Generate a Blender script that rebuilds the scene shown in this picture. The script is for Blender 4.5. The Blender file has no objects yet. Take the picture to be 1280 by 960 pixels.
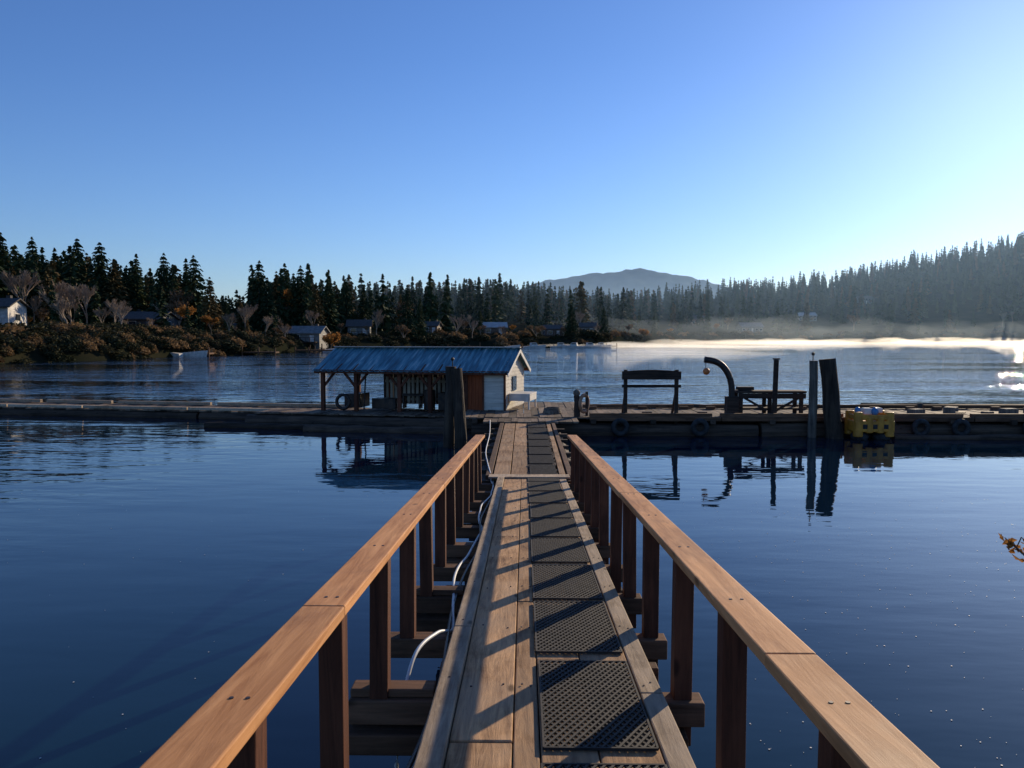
import bpy, math, random
import numpy as np
from mathutils import Vector, Matrix, Euler
random.seed(7); rng=np.random.default_rng(7)
S=bpy.context.scene
S.view_settings.view_transform='Standard'; S.view_settings.look='None'
S.view_settings.exposure=0; S.view_settings.gamma=1
COL=S.collection

# ------------------------------------------------------------------ helpers
def link(o,parent=None):
    COL.objects.link(o)
    if parent is not None: o.parent=parent
    return o
def empty(name,loc=(0,0,0),rz=0):
    e=bpy.data.objects.new(name,None); e.empty_display_size=.3
    e.location=loc; e.rotation_euler=(0,0,rz); return link(e)
class MB:
    def __init__(s): s.v=[];s.f=[];s.r=[]
    def add(s,vs,fs,r=None):
        b=len(s.v); s.v+= [tuple(v) for v in vs]
        r=random.random() if r is None else r
        for f in fs: s.f.append(tuple(b+i for i in f)); s.r.append(r)
    def hexa(s,p,r=None):
        s.add(p,[(0,3,2,1),(4,5,6,7),(0,1,5,4),(1,2,6,5),(2,3,7,6),(3,0,4,7)],r)
    def box(s,c,d,rz=0,r=None):
        x,y,z=d[0]/2,d[1]/2,d[2]/2; ca,sa=math.cos(rz),math.sin(rz)
        p=[]
        for zz in(-z,z):
            for xx,yy in((-x,-y),(x,-y),(x,y),(-x,y)):
                p.append((c[0]+xx*ca-yy*sa,c[1]+xx*sa+yy*ca,c[2]+zz))
        s.hexa(p,r)
    def beam(s,p0,p1,w,h,up=(0,0,1),r=None):
        p0=Vector(p0);p1=Vector(p1);d=(p1-p0).normalized();up=Vector(up)
        if abs(d.dot(up))>.99: up=Vector((0,1,0))
        sd=d.cross(up).normalized();u=sd.cross(d).normalized()
        p=[]
        for q in(p0,p1):
            for a,b in((-1,-1),(1,-1),(1,1),(-1,1)):
                p.append(q+sd*a*w/2+u*b*h/2)
        s.add(p,[(0,1,2,3),(7,6,5,4),(0,4,5,1),(1,5,6,2),(2,6,7,3),(3,7,4,0)],r)
    def cyl(s,p0,p1,r0,r1=None,n=12,wob=0,seg=1,r=None,cap=True):
        if r1 is None:r1=r0
        p0=Vector(p0);p1=Vector(p1);d=(p1-p0).normalized()
        up=Vector((0,0,1)) if abs(d.z)<.9 else Vector((0,1,0))
        a=d.cross(up).normalized();b=a.cross(d)
        vs=[]
        for k in range(seg+1):
            t=k/seg;q=p0.lerp(p1,t);rr=r0+(r1-r0)*t
            if 0<k<seg and wob: q=q+Vector([random.uniform(-1,1)*wob for _ in range(3)])
            for i in range(n):
                th=2*math.pi*i/n; r_=rr*(1+random.uniform(-wob,wob)*1.2)
                vs.append(q+a*math.cos(th)*r_+b*math.sin(th)*r_)
        fs=[]
        for k in range(seg):
            for i in range(n):
                j=(i+1)%n
                fs.append((k*n+i,k*n+j,(k+1)*n+j,(k+1)*n+i))
        if cap:
            fs.append(tuple(range(n-1,-1,-1)));fs.append(tuple(seg*n+i for i in range(n)))
        s.add(vs,fs,r)
    def tube(s,pts,rad,n=8,r=None):
        pts=[Vector(p) for p in pts];vs=[];N=len(pts)
        for k,p in enumerate(pts):
            d=(pts[min(k+1,N-1)]-pts[max(k-1,0)]).normalized()
            up=Vector((0,0,1)) if abs(d.z)<.95 else Vector((0,1,0))
            a=d.cross(up).normalized();b=a.cross(d)
            rr=rad[k] if isinstance(rad,(list,tuple)) else rad
            for i in range(n):
                th=2*math.pi*i/n;vs.append(p+a*math.cos(th)*rr+b*math.sin(th)*rr)
        fs=[(k*n+i,k*n+(i+1)%n,(k+1)*n+(i+1)%n,(k+1)*n+i) for k in range(N-1) for i in range(n)]
        fs.append(tuple(range(n-1,-1,-1)));fs.append(tuple((N-1)*n+i for i in range(n)))
        s.add(vs,fs,r)
    def ball(s,c,r,n=12,m=8,sc=(1,1,1),rr=None):
        vs=[];fs=[]
        for j in range(m+1):
            ph=math.pi*j/m
            for i in range(n):
                th=2*math.pi*i/n
                vs.append((c[0]+r*sc[0]*math.sin(ph)*math.cos(th),c[1]+r*sc[1]*math.sin(ph)*math.sin(th),c[2]+r*sc[2]*math.cos(ph)))
        for j in range(m):
            for i in range(n):
                fs.append((j*n+i,(j+1)*n+i,(j+1)*n+(i+1)%n,j*n+(i+1)%n))
        s.add(vs,fs,rr)
    def torus(s,c,R,r,n=24,m=10,axis='Y',rr=None):
        vs=[]
        for i in range(n):
            a=2*math.pi*i/n
            for j in range(m):
                b=2*math.pi*j/m
                u=(R+r*math.cos(b))*math.cos(a);w=(R+r*math.cos(b))*math.sin(a);h=r*math.sin(b)
                p=(u,h,w) if axis=='Y' else ((u,w,h) if axis=='Z' else (h,u,w))
                vs.append((c[0]+p[0],c[1]+p[1],c[2]+p[2]))
        fs=[(i*m+j,((i+1)%n)*m+j,((i+1)%n)*m+(j+1)%m,i*m+(j+1)%m) for i in range(n) for j in range(m)]
        s.add(vs,fs,rr)
    def obj(s,name,mat,parent=None,bevel=0,smooth=False):
        me=bpy.data.meshes.new(name);me.from_pydata(s.v,[],s.f);me.update()
        at=me.attributes.new('rnd','FLOAT','FACE');at.data.foreach_set('value',np.array(s.r,dtype=np.float32))
        if smooth: me.polygons.foreach_set('use_smooth',[True]*len(me.polygons))
        me.materials.append(mat)
        o=bpy.data.objects.new(name,me);link(o,parent)
        if bevel:
            b=o.modifiers.new('bevel','BEVEL');b.width=bevel;b.segments=2;b.limit_method='ANGLE'
        return o

def mat(name,rgb=(.5,.5,.5),rough=.7,metal=0,**k):
    m=bpy.data.materials.new(name);m.use_nodes=True
    b=m.node_tree.nodes['Principled BSDF']
    b.inputs['Base Color'].default_value=(*rgb,1);b.inputs['Roughness'].default_value=rough;b.inputs['Metallic'].default_value=metal
    return m
def N(m,t,**k):
    n=m.node_tree.nodes.new(t)
    for a,v in k.items(): setattr(n,a,v)
    return n
def ramp(m,stops):
    n=N(m,'ShaderNodeValToRGB');e=n.color_ramp.elements
    while len(e)<len(stops): e.new(.5)
    for i,(p,c) in enumerate(stops): e[i].position=p;e[i].color=(*c,1) if len(c)==3 else c
    return n
def mathn(m,op,a,b=None):
    n=N(m,'ShaderNodeMath',operation=op);L=m.node_tree.links
    for i,v in enumerate((a,b)):
        if v is None: continue
        if isinstance(v,(int,float)): n.inputs[i].default_value=v
        else: L.new(v,n.inputs[i])
    return n.outputs[0]
def mixc(m,fac,a,b,blend='MIX'):
    n=N(m,'ShaderNodeMix',data_type='RGBA',blend_type=blend);L=m.node_tree.links
    for i,v in((0,fac),(6,a),(7,b)):
        if isinstance(v,(int,float)): n.inputs[i].default_value=v
        elif isinstance(v,tuple): n.inputs[i].default_value=(*v,1)
        else: L.new(v,n.inputs[i])
    return n.outputs[2]
def wood(name,dark,light,grey=None,axis=1,scale=14,stretch=14,rough=.75,bump=.35,var=.5,knots=True,bd=.01,stain=.45):
    m=mat(name,rough=rough);L=m.node_tree.links;b=m.node_tree.nodes['Principled BSDF']
    tc=N(m,'ShaderNodeTexCoord');at=N(m,'ShaderNodeAttribute',attribute_name='rnd')
    off=N(m,'ShaderNodeVectorMath',operation='SCALE');off.inputs[0].default_value=(13.1,7.7,31.3);L.new(at.outputs['Fac'],off.inputs['Scale'])
    ad=N(m,'ShaderNodeVectorMath',operation='ADD');L.new(tc.outputs['Object'],ad.inputs[0]);L.new(off.outputs[0],ad.inputs[1])
    mp=N(m,'ShaderNodeMapping');sc=[scale]*3;sc[axis]=scale/stretch;mp.inputs['Scale'].default_value=sc;L.new(ad.outputs[0],mp.inputs[0])
    n1=N(m,'ShaderNodeTexNoise');n1.inputs['Scale'].default_value=1.6;n1.inputs['Detail'].default_value=9;n1.inputs['Roughness'].default_value=.7;n1.inputs['Distortion'].default_value=.5;L.new(mp.outputs[0],n1.inputs['Vector'])
    r=ramp(m,[(.32,dark),(.5,tuple((a+c)/2 for a,c in zip(dark,light))),(.68,light)]);L.new(n1.outputs['Fac'],r.inputs[0])
    c=r.outputs[0]
    n2=N(m,'ShaderNodeTexNoise');n2.inputs['Scale'].default_value=1.6;n2.inputs['Detail'].default_value=7;n2.inputs['Roughness'].default_value=.65;L.new(ad.outputs[0],n2.inputs['Vector'])
    if grey:
        r2=ramp(m,[(.4,(0,0,0)),(.62,(1,1,1))]);L.new(n2.outputs['Fac'],r2.inputs[0])
        c=mixc(m,mathn(m,'MULTIPLY',r2.outputs[0],.6),c,grey)
    rs_=ramp(m,[(.34,(1,1,1)),(.50,(0,0,0))]);L.new(n2.outputs['Fac'],rs_.inputs[0])
    c=mixc(m,mathn(m,'MULTIPLY',rs_.outputs[0],stain),c,tuple(x*.5 for x in dark))
    if knots:
        mp3=N(m,'ShaderNodeMapping');s3=[5]*3;s3[axis]=2.0;mp3.inputs['Scale'].default_value=s3;L.new(ad.outputs[0],mp3.inputs[0])
        vo=N(m,'ShaderNodeTexVoronoi');vo.inputs['Scale'].default_value=1.0;L.new(mp3.outputs[0],vo.inputs['Vector'])
        r3=ramp(m,[(.06,(1,1,1)),(.13,(0,0,0))]);L.new(vo.outputs['Distance'],r3.inputs[0])
        c=mixc(m,mathn(m,'MULTIPLY',r3.outputs[0],.75),c,tuple(x*.35 for x in dark))
    br=mathn(m,'ADD',mathn(m,'MULTIPLY',at.outputs['Fac'],var),1-var/2)
    hs=N(m,'ShaderNodeHueSaturation');L.new(c,hs.inputs['Color']);L.new(br,hs.inputs['Value'])
    L.new(hs.outputs[0],b.inputs['Base Color'])
    bp=N(m,'ShaderNodeBump');bp.inputs['Strength'].default_value=bump;bp.inputs['Distance'].default_value=bd;L.new(n1.outputs['Fac'],bp.inputs['Height']);L.new(bp.outputs[0],b.inputs['Normal'])
    rr=mathn(m,'ADD',mathn(m,'MULTIPLY',n2.outputs['Fac'],.35),rough-.1);L.new(rr,b.inputs['Roughness'])
    b.inputs['Specular IOR Level'].default_value=.2
    return m
def mottled(name,a,c,scale=3,rough=.7,metal=0,bump=.2,bd=.02,detail=6):
    m=mat(name,rough=rough,metal=metal);L=m.node_tree.links;b=m.node_tree.nodes['Principled BSDF']
    tc=N(m,'ShaderNodeTexCoord');n=N(m,'ShaderNodeTexNoise');n.inputs['Scale'].default_value=scale;n.inputs['Detail'].default_value=detail;L.new(tc.outputs['Object'],n.inputs['Vector'])
    r=ramp(m,[(.35,a),(.65,c)]);L.new(n.outputs['Fac'],r.inputs[0]);L.new(r.outputs[0],b.inputs['Base Color'])
    bp=N(m,'ShaderNodeBump');bp.inputs['Strength'].default_value=bump;bp.inputs['Distance'].default_value=bd;L.new(n.outputs['Fac'],bp.inputs['Height']);L.new(bp.outputs[0],b.inputs['Normal'])
    return m
def foliage(name,a,c,trans=.15):
    m=mat(name,rough=.8);L=m.node_tree.links;b=m.node_tree.nodes['Principled BSDF']
    oi=N(m,'ShaderNodeObjectInfo');at=N(m,'ShaderNodeAttribute',attribute_name='rnd')
    f=mathn(m,'ADD',mathn(m,'MULTIPLY',oi.outputs['Random'],.6),mathn(m,'MULTIPLY',at.outputs['Fac'],.4))
    r=ramp(m,[(.1,a),(.9,c)]);L.new(f,r.inputs[0]);L.new(r.outputs[0],b.inputs['Base Color'])
    b.inputs['Specular IOR Level'].default_value=.1
    if trans>0:
        t=N(m,'ShaderNodeBsdfTranslucent');L.new(r.outputs[0],t.inputs['Color'])
        mx=N(m,'ShaderNodeMixShader');mx.inputs[0].default_value=trans
        out=[n for n in m.node_tree.nodes if n.type=='OUTPUT_MATERIAL'][0]
        L.new(b.outputs[0],mx.inputs[1]);L.new(t.outputs[0],mx.inputs[2]);L.new(mx.outputs[0],out.inputs['Surface'])
    return m

# ------------------------------------------------------------------ camera, light
cam=bpy.data.cameras.new('camera');co=bpy.data.objects.new('camera',cam);link(co)
cam.sensor_width=36;cam.lens=27.0;cam.clip_end=20000;cam.clip_start=.05
co.location=(0,0,3.0);co.rotation_euler=(math.radians(90-3.5),0,math.radians(.9))
S.camera=co
EL,AZ=math.radians(16.5),math.radians(35)
sd=Vector((math.sin(AZ)*math.cos(EL),math.cos(AZ)*math.cos(EL),math.sin(EL)))
sl=bpy.data.lights.new('sun','SUN');sl.energy=5.0;sl.angle=math.radians(.5);sl.color=(1,.82,.58)
so=bpy.data.objects.new('sun',sl);link(so);so.rotation_euler=sd.to_track_quat('Z','Y').to_euler();so.location=(30,40,40)
w=bpy.data.worlds.new('World');S.world=w;w.use_nodes=True
nt=w.node_tree;bg=nt.nodes['Background'];bg.inputs['Strength'].default_value=.108
sk=nt.nodes.new('ShaderNodeTexSky');sk.sky_type='NISHITA';sk.sun_disc=False
sk.sun_elevation=EL;sk.sun_rotation=AZ;sk.air_density=1.0;sk.dust_density=.22;sk.ozone_density=3.2;sk.altitude=0
mxw=nt.nodes.new('ShaderNodeMix');mxw.data_type='RGBA';mxw.blend_type='MULTIPLY';mxw.inputs[0].default_value=1;mxw.inputs[7].default_value=(.72,.93,1.34,1)
nt.links.new(sk.outputs[0],mxw.inputs[6]);nt.links.new(mxw.outputs[2],bg.inputs['Color'])

# ------------------------------------------------------------------ materials
M_plank=wood('plank_wood',(.15,.072,.032),(.72,.42,.20),grey=(.40,.28,.18),bump=.7)
M_edge=wood('edge_board_wood',(.20,.14,.09),(.66,.49,.32),grey=(.44,.36,.27),bump=.6)
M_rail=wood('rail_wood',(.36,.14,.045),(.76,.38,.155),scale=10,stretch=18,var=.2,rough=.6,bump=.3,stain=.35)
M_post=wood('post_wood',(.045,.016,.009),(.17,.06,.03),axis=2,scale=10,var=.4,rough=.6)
M_beam=wood('beam_wood',(.05,.028,.017),(.22,.115,.065),axis=0,scale=9,var=.6)
M_dockX=wood('dock_wood',(.05,.035,.024),(.30,.20,.13),grey=(.18,.15,.12),axis=1,scale=8,var=.9,stain=.8)
M_log=wood('log_wood',(.02,.016,.013),(.12,.08,.055),axis=0,scale=5,var=.7,bd=.03)
M_pile=wood('piling_wood',(.018,.014,.012),(.10,.072,.05),axis=2,scale=7,var=.4,bump=.8,bd=.04)
M_pile2=wood('grey_piling_wood',(.05,.045,.04),(.27,.22,.17),axis=2,scale=7,var=.4,bump=.8,bd=.03)
M_dark=wood('dark_wood',(.02,.015,.012),(.09,.058,.042),axis=0,scale=8,var=.5)
M_redwood=wood('boathouse_timber',(.05,.02,.012),(.20,.07,.038),axis=2,scale=8,var=.5)
M_mesh=mottled('black_mesh',(.012,.010,.009),(.035,.028,.022),scale=12,rough=.75)
M_hose=mat('white_hose',(.62,.62,.60),.45);M_bhose=mat('black_hose',(.02,.02,.02),.45)
M_steel=mottled('dark_steel',(.02,.02,.022),(.07,.05,.04),scale=6,rough=.5,metal=.6)
M_rubber=mottled('rubber',(.012,.012,.012),(.04,.04,.04),scale=8,rough=.8)
M_white=mottled('white_paint',(.50,.48,.43),(.74,.70,.64),scale=2.5,rough=.7)
M_yel=mottled('yellow_plastic',(.42,.17,.015),(.66,.29,.03),scale=4,rough=.55)
M_orange=mottled('orange_buoy',(.5,.12,.03),(.65,.2,.05),scale=4,rough=.5)
M_bluep=mottled('blue_plastic',(.03,.15,.35),(.06,.22,.45),scale=4,rough=.4)
M_glass=mat('window_glass',(.03,.04,.05),.08)
M_door=wood('door_wood',(.17,.038,.014),(.34,.085,.03),axis=2,scale=8,var=.1,knots=False,stain=.2)
M_nail=mat('nail_heads',(.08,.06,.05),.5,.6)

# ------------------------------------------------------------------ water
def make_water():
    xs=np.concatenate([-np.geomspace(6000,60,14),np.linspace(-50,50,21),np.geomspace(60,6000,14)])
    ys=np.concatenate([[-300,-100,-30],np.linspace(-10,60,15),np.geomspace(75,6000,16)])
    vs=[(x,y,0) for y in ys for x in xs];n=len(xs)
    fs=[(j*n+i,j*n+i+1,(j+1)*n+i+1,(j+1)*n+i) for j in range(len(ys)-1) for i in range(n-1)]
    me=bpy.data.meshes.new('water');me.from_pydata(vs,[],fs)
    m=mat('water_surface',(.003,.016,.026),.015);L=m.node_tree.links;b=m.node_tree.nodes['Principled BSDF']
    b.inputs['IOR'].default_value=1.42
    tc=N(m,'ShaderNodeTexCoord')
    mp=N(m,'ShaderNodeMapping');mp.inputs['Scale'].default_value=(.55,1.5,1);mp.inputs['Rotation'].default_value=(0,0,.12);L.new(tc.outputs['Object'],mp.inputs[0])
    n1=N(m,'ShaderNodeTexNoise');n1.inputs['Scale'].default_value=1.3;n1.inputs['Detail'].default_value=3;n1.inputs['Roughness'].default_value=.45;L.new(mp.outputs[0],n1.inputs['Vector'])
    n0=N(m,'ShaderNodeTexNoise');n0.inputs['Scale'].default_value=.22;n0.inputs['Detail'].default_value=2;L.new(mp.outputs[0],n0.inputs['Vector'])
    mp2=N(m,'ShaderNodeMapping');mp2.inputs['Scale'].default_value=(.03,.09,1);L.new(tc.outputs['Object'],mp2.inputs[0])
    n2=N(m,'ShaderNodeTexNoise');n2.inputs['Scale'].default_value=1;n2.inputs['Detail'].default_value=3;L.new(mp2.outputs[0],n2.inputs['Vector'])
    r2=ramp(m,[(.38,(.25,.25,.25)),(.6,(1,1,1))]);L.new(n2.outputs['Fac'],r2.inputs[0])
    sx=N(m,'ShaderNodeSeparateXYZ');L.new(tc.outputs['Object'],sx.inputs[0])
    far=N(m,'ShaderNodeMapRange');far.inputs[1].default_value=27;far.inputs[2].default_value=45;far.inputs[3].default_value=.08;far.inputs[4].default_value=1.5;L.new(sx.outputs[1],far.inputs[0])
    lf=N(m,'ShaderNodeMapRange');lf.inputs[1].default_value=-5;lf.inputs[2].default_value=-13;lf.inputs[3].default_value=0;lf.inputs[4].default_value=.6;L.new(sx.outputs[0],lf.inputs[0])
    amp=mathn(m,'MULTIPLY',r2.outputs[0],mathn(m,'MAXIMUM',far.outputs[0],lf.outputs[0]))
    h=mathn(m,'ADD',mathn(m,'MULTIPLY',n1.outputs['Fac'],amp),mathn(m,'MULTIPLY',n0.outputs['Fac'],mathn(m,'ADD',mathn(m,'MULTIPLY',amp,.8),.10)))
    bp=N(m,'ShaderNodeBump');bp.inputs['Strength'].default_value=1;bp.inputs['Distance'].default_value=.11;L.new(h,bp.inputs['Height']);L.new(bp.outputs[0],b.inputs['Normal'])
    g=N(m,'ShaderNodeMapRange');g.inputs[1].default_value=2;g.inputs[2].default_value=12;L.new(sx.outputs[1],g.inputs[0])
    c=mixc(m,g.outputs[0],(.003,.020,.024),(.003,.015,.032));L.new(c,b.inputs['Base Color'])
    me.materials.append(m);o=bpy.data.objects.new('water',me);link(o)
make_water()

# ------------------------------------------------------------------ terrain
def tab(t): 
    a=np.array(t,float);return a[:,0],a[:,1]
AZP=lambda px: np.arctan((np.asarray(px,float)-655)/961)
shx,shd=tab([(-2500,45),(-600,75),(0,101),(100,112),(200,122),(350,146),(450,182),(600,208),(740,222),(800,300),(900,380),(1000,450),(1150,520),(1280,560),(1700,480),(3500,300)])
Rx,Rd=tab([(-2500,200),(0,230),(200,250),(285,270),(410,330),(480,450),(650,500),(800,600),(1000,750),(1280,850),(3500,800)])
Hx,Hh=tab([(-2500,20),(0,6),(200,5),(285,1.5),(410,4),(480,12),(570,17),(650,19),(720,17),(800,19),(900,32),(1000,40),(1100,53),(1200,69),(1280,79),(3500,90)])
def shore(a): return np.interp(a,AZP(shx),shd)
def ridge(a): return np.interp(a,AZP(Rx),Rd)
def hgt(a): return np.interp(a,AZP(Hx),Hh)
def nz(x,y): return (np.sin(x*.043+1.3)*np.cos(y*.037)+.6*np.sin(x*.11+y*.07)+.3*np.sin(x*.23-y*.19))
def terr(x,y):
    x=np.asarray(x,float);y=np.asarray(y,float)
    a=np.arctan2(x,y);r=np.hypot(x,y)
    s=shore(a)*(1+.02*np.sin(a*40));R=ridge(a);H=hgt(a)
    t=np.clip((r-s)/(R-s),-1,1.25)
    up=1.0+2.2*np.clip((r-s)/12,0,1)+H*np.clip(t,0,1.25)**1.25+nz(x,y)*.8*np.clip((r-s)/60,0,1)
    up=np.where(t>1,up-(t-1)*H*.8,up)
    k=np.clip((r-s)/4+.5,0,1)
    return np.where(r<s-2,-2.0,-2+(2+up)*k)
def make_terrain():
    az=np.radians(np.arange(-85,85.01,.5))
    vs=[];fs=[]
    for a in az:
        s=float(shore(a)*(1+.02*np.sin(a*40)));R=float(ridge(a))
        rr=np.concatenate([[s-30,s-4,s-2,s-1,s,s+1,s+2.5,s+6],np.linspace(s+12,R*1.3,40),[R*1.6,R*2.5]])
        x=rr*np.sin(a);y=rr*np.cos(a);z=terr(x,y);z[-1]=-2;z[-2]=2
        vs+=list(zip(x.tolist(),y.tolist(),z.tolist()))
    n=50
    for i in range(len(az)-1):
        for j in range(n-1): fs.append((i*n+j,i*n+j+1,(i+1)*n+j+1,(i+1)*n+j))
    me=bpy.data.meshes.new('terrain');me.from_pydata(vs,[],fs)
    me.polygons.foreach_set('use_smooth',[True]*len(me.polygons))
    m=mottled('shore_ground',(.014,.018,.010),(.035,.032,.02),scale=.15,rough=.95,bump=.5,bd=.5,detail=10)
    m.node_tree.nodes['Principled BSDF'].inputs['Specular IOR Level'].default_value=.0
    me.materials.append(m);link(bpy.data.objects.new('terrain',me))
make_terrain()

def mountain():
    Y=2600;xs=np.linspace(-400,1300,120);ys=np.linspace(-500,500,24)
    prx=(np.array([560,620,680,705,740,770,790,815,835,860,880,940,1020])-655)/961*Y
    prz=3+(424-np.array([400,375,357,349,344,342,341.5,344,347,351,354,370,395]))/961*Y
    vs=[]
    for yy in ys:
        for x in xs:
            h=np.interp(x,prx,prz)*max(0,1-(abs(yy)/520)**1.5)
            h+= (nz(x*.35,yy*.35)*6+nz(x*1.3,yy*1.7)*2.0)
            vs.append((x,Y+yy,h))
    n=len(xs);fs=[(j*n+i,j*n+i+1,(j+1)*n+i+1,(j+1)*n+i) for j in range(len(ys)-1) for i in range(n-1)]
    me=bpy.data.meshes.new('mountain');me.from_pydata(vs,[],fs);me.polygons.foreach_set('use_smooth',[True]*len(fs))
    m=mottled('mountain_forest_hazed',(.07,.12,.19),(.11,.16,.22),scale=.02,rough=1,detail=12,bump=.6,bd=10)  # distance haze is mixed into the forest colour as pale blue
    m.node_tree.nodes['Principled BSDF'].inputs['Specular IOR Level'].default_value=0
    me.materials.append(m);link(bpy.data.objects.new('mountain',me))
mountain()

# ------------------------------------------------------------------ trees
F_con=foliage('conifer_needles',(.020,.038,.017),(.065,.088,.036),0)
F_conw=foliage('warm_conifer_needles',(.08,.06,.022),(.17,.11,.04),0)
F_br=foliage('brown_leaves',(.10,.065,.035),(.26,.165,.08),.3)
F_or=foliage('autumn_leaves',(.30,.13,.03),(.50,.25,.07),.4)
M_bark=mottled('bark',(.05,.04,.03),(.14,.11,.085),scale=2,rough=.9)
M_bare=mottled('bare_twigs',(.26,.19,.13),(.45,.35,.25),scale=2,rough=.9)
def mesh_np(name,v,f,r,mats,mi):
    me=bpy.data.meshes.new(name);me.from_pydata(v,[],f)
    for m_ in mats: me.materials.append(m_)
    me.polygons.foreach_set('material_index',mi)
    at=me.attributes.new('rnd','FLOAT','FACE');at.data.foreach_set('value',np.array(r,dtype=np.float32))
    return me
def conifer_mesh(name,levels,per,K,size,seed,rad=.17,fm=None,taper=.85):
    rs=random.Random(seed);b=MB();b.cyl((0,0,-.05),(rs.uniform(-.01,.01),0,.97),.014,.002,n=5,r=.5)
    nf=len(b.f)
    lean=[rs.uniform(.7,1.2) for _ in range(8)]
    for i in range(levels):
        t=(i+rs.random()*.9)/levels;z=.05+.95*t
        env=rad*((1-t)**taper)*rs.uniform(.8,1.12)+.008
        if t<.12: env*=.6+t*3
        for j in range(per):
            a=2*math.pi*(j+rs.random())/per
            ln=env*rs.uniform(.6,1.15)*lean[int(a/6.2832*8)%8]
            if rs.random()<.06: continue
            for k in range(K):
                r_=ln*(k+.3+rs.random()*.5)/K
                s_=size*(1-.6*t)*rs.uniform(.6,1.25)
                zc=z-r_*.35+rs.uniform(-.5,.5)*s_
                ax=Vector((math.cos(a),math.sin(a),-.5+rs.uniform(-.35,.25))).normalized()
                sdv=Vector((-math.sin(a)*rs.uniform(.2,1),math.cos(a)*rs.uniform(.2,1),rs.uniform(-1.1,1.1))).normalized()
                c=Vector((r_*math.cos(a),r_*math.sin(a),zc))
                b.add([c-ax*s_*.8-sdv*s_*.2,c-ax*s_*.1-sdv*s_*.6,c+ax*s_*.95,c+sdv*s_*.6+ax*s_*.05],[(0,1,2,3)],rs.random())
    return mesh_np(name,b.v,b.f,b.r,[M_bark,fm or F_con],[0]*nf+[1]*(len(b.f)-nf))
con_far=[conifer_mesh('conifer_far_%d'%i,19,6,3,.075,i,rad=[.17,.21,.15,.23,.19][i],fm=F_con,taper=1.0) for i in range(5)]
con_far.append(conifer_mesh('conifer_far_5',19,6,3,.085,9,rad=.24,fm=F_conw))
con_near=[conifer_mesh('conifer_near_%d'%i,38,9,6,.040,20+i,rad=[.24,.29,.22,.27][i],fm=[F_con,F_con,F_con,F_conw][i],taper=.75) for i in range(4)]
def decid_mesh(name,seed,leaf=None,nl=900,depth=5,spread=.55,lsize=.018,tw=1):
    rs=random.Random(seed);b=MB();tips=[]
    def grow(p,d,l,r,dep):
        q=p+d*l
        b.cyl(p,q,r,r*.65,n=3 if dep<3 else 5,r=rs.random(),cap=False)
        if dep<=2: tips.append((p,q))
        if dep==0: return
        for _ in range(3 if dep>1 else 4):
            nd=(d+Vector((rs.uniform(-1,1),rs.uniform(-1,1),rs.uniform(-.35,.7)))*spread).normalized()
            grow(p.lerp(q,rs.uniform(.5,1)),nd,l*rs.uniform(.62,.84),r*.6*tw,dep-1)
    grow(Vector((0,0,-.02)),Vector((rs.uniform(-.05,.05),0,1)).normalized(),.27,.016,depth)
    nf=len(b.f)
    if leaf:
        for _ in range(nl):
            p,q=rs.choice(tips);c=p.lerp(q,rs.random())+Vector([rs.uniform(-.03,.03) for _ in range(3)])
            u=Vector([rs.uniform(-1,1) for _ in range(3)]).normalized();v_=u.cross(Vector([rs.uniform(-1,1) for _ in range(3)])).normalized()
            s_=lsize*rs.uniform(.6,1.4)
            b.add([c-u*s_,c-v_*s_*.6,c+u*s_,c+v_*s_*.6],[(0,1,2,3)],rs.random())
    return mesh_np(name,b.v,b.f,b.r,[M_bare if not leaf or leaf is F_br else M_bark,leaf or F_br],[0]*nf+[1]*(len(b.f)-nf))
dec_or=[decid_mesh('autumn_crown_%d'%i,40+i,F_or,1500) for i in range(2)]
dec_br=[decid_mesh('brown_crown_%d'%i,50+i,F_br,800,tw=1.1) for i in range(2)]
dec_bare=[decid_mesh('bare_crown_%d'%i,60+i,None,0,depth=6,spread=.45,tw=1.17) for i in range(3)]
def bush_mesh(name,fm,seed):
    rs=random.Random(seed);b=MB()
    for _ in range(420):
        d=Vector((rs.gauss(0,1),rs.gauss(0,1),abs(rs.gauss(0,.8)))).normalized()*rs.uniform(.5,1)**.5
        c=Vector((d.x*.55,d.y*.55,d.z*.65*rs.uniform(.7,1.1)))
        u=Vector([rs.uniform(-1,1) for _ in range(3)]).normalized();v_=u.cross(Vector([rs.uniform(-1,1) for _ in range(3)])).normalized();s_=.07*rs.uniform(.5,1.4)
        b.add([c-u*s_,c-v_*s_*.7,c+u*s_,c+v_*s_*.7],[(0,1,2,3)],rs.random())
    return mesh_np(name,b.v,b.f,b.r,[fm],[0]*len(b.f))
F_bush=foliage('bush_leaves',(.022,.032,.015),(.07,.06,.028),.1)
bushes=[bush_mesh('bush_%d'%i,[F_bush,F_br,F_bush,F_bush][i],70+i) for i in range(4)]
def inst(name,me,x,y,h,parent=None,wf=1,dz=-.3):
    o=bpy.data.objects.new(name,me);o.location=(x,y,float(terr(x,y))+dz)
    o.scale=(h*wf,h*wf,h);o.rotation_euler=(random.uniform(-.03,.03),random.uniform(-.03,.03),random.uniform(0,6.28));link(o,parent);return o

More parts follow.
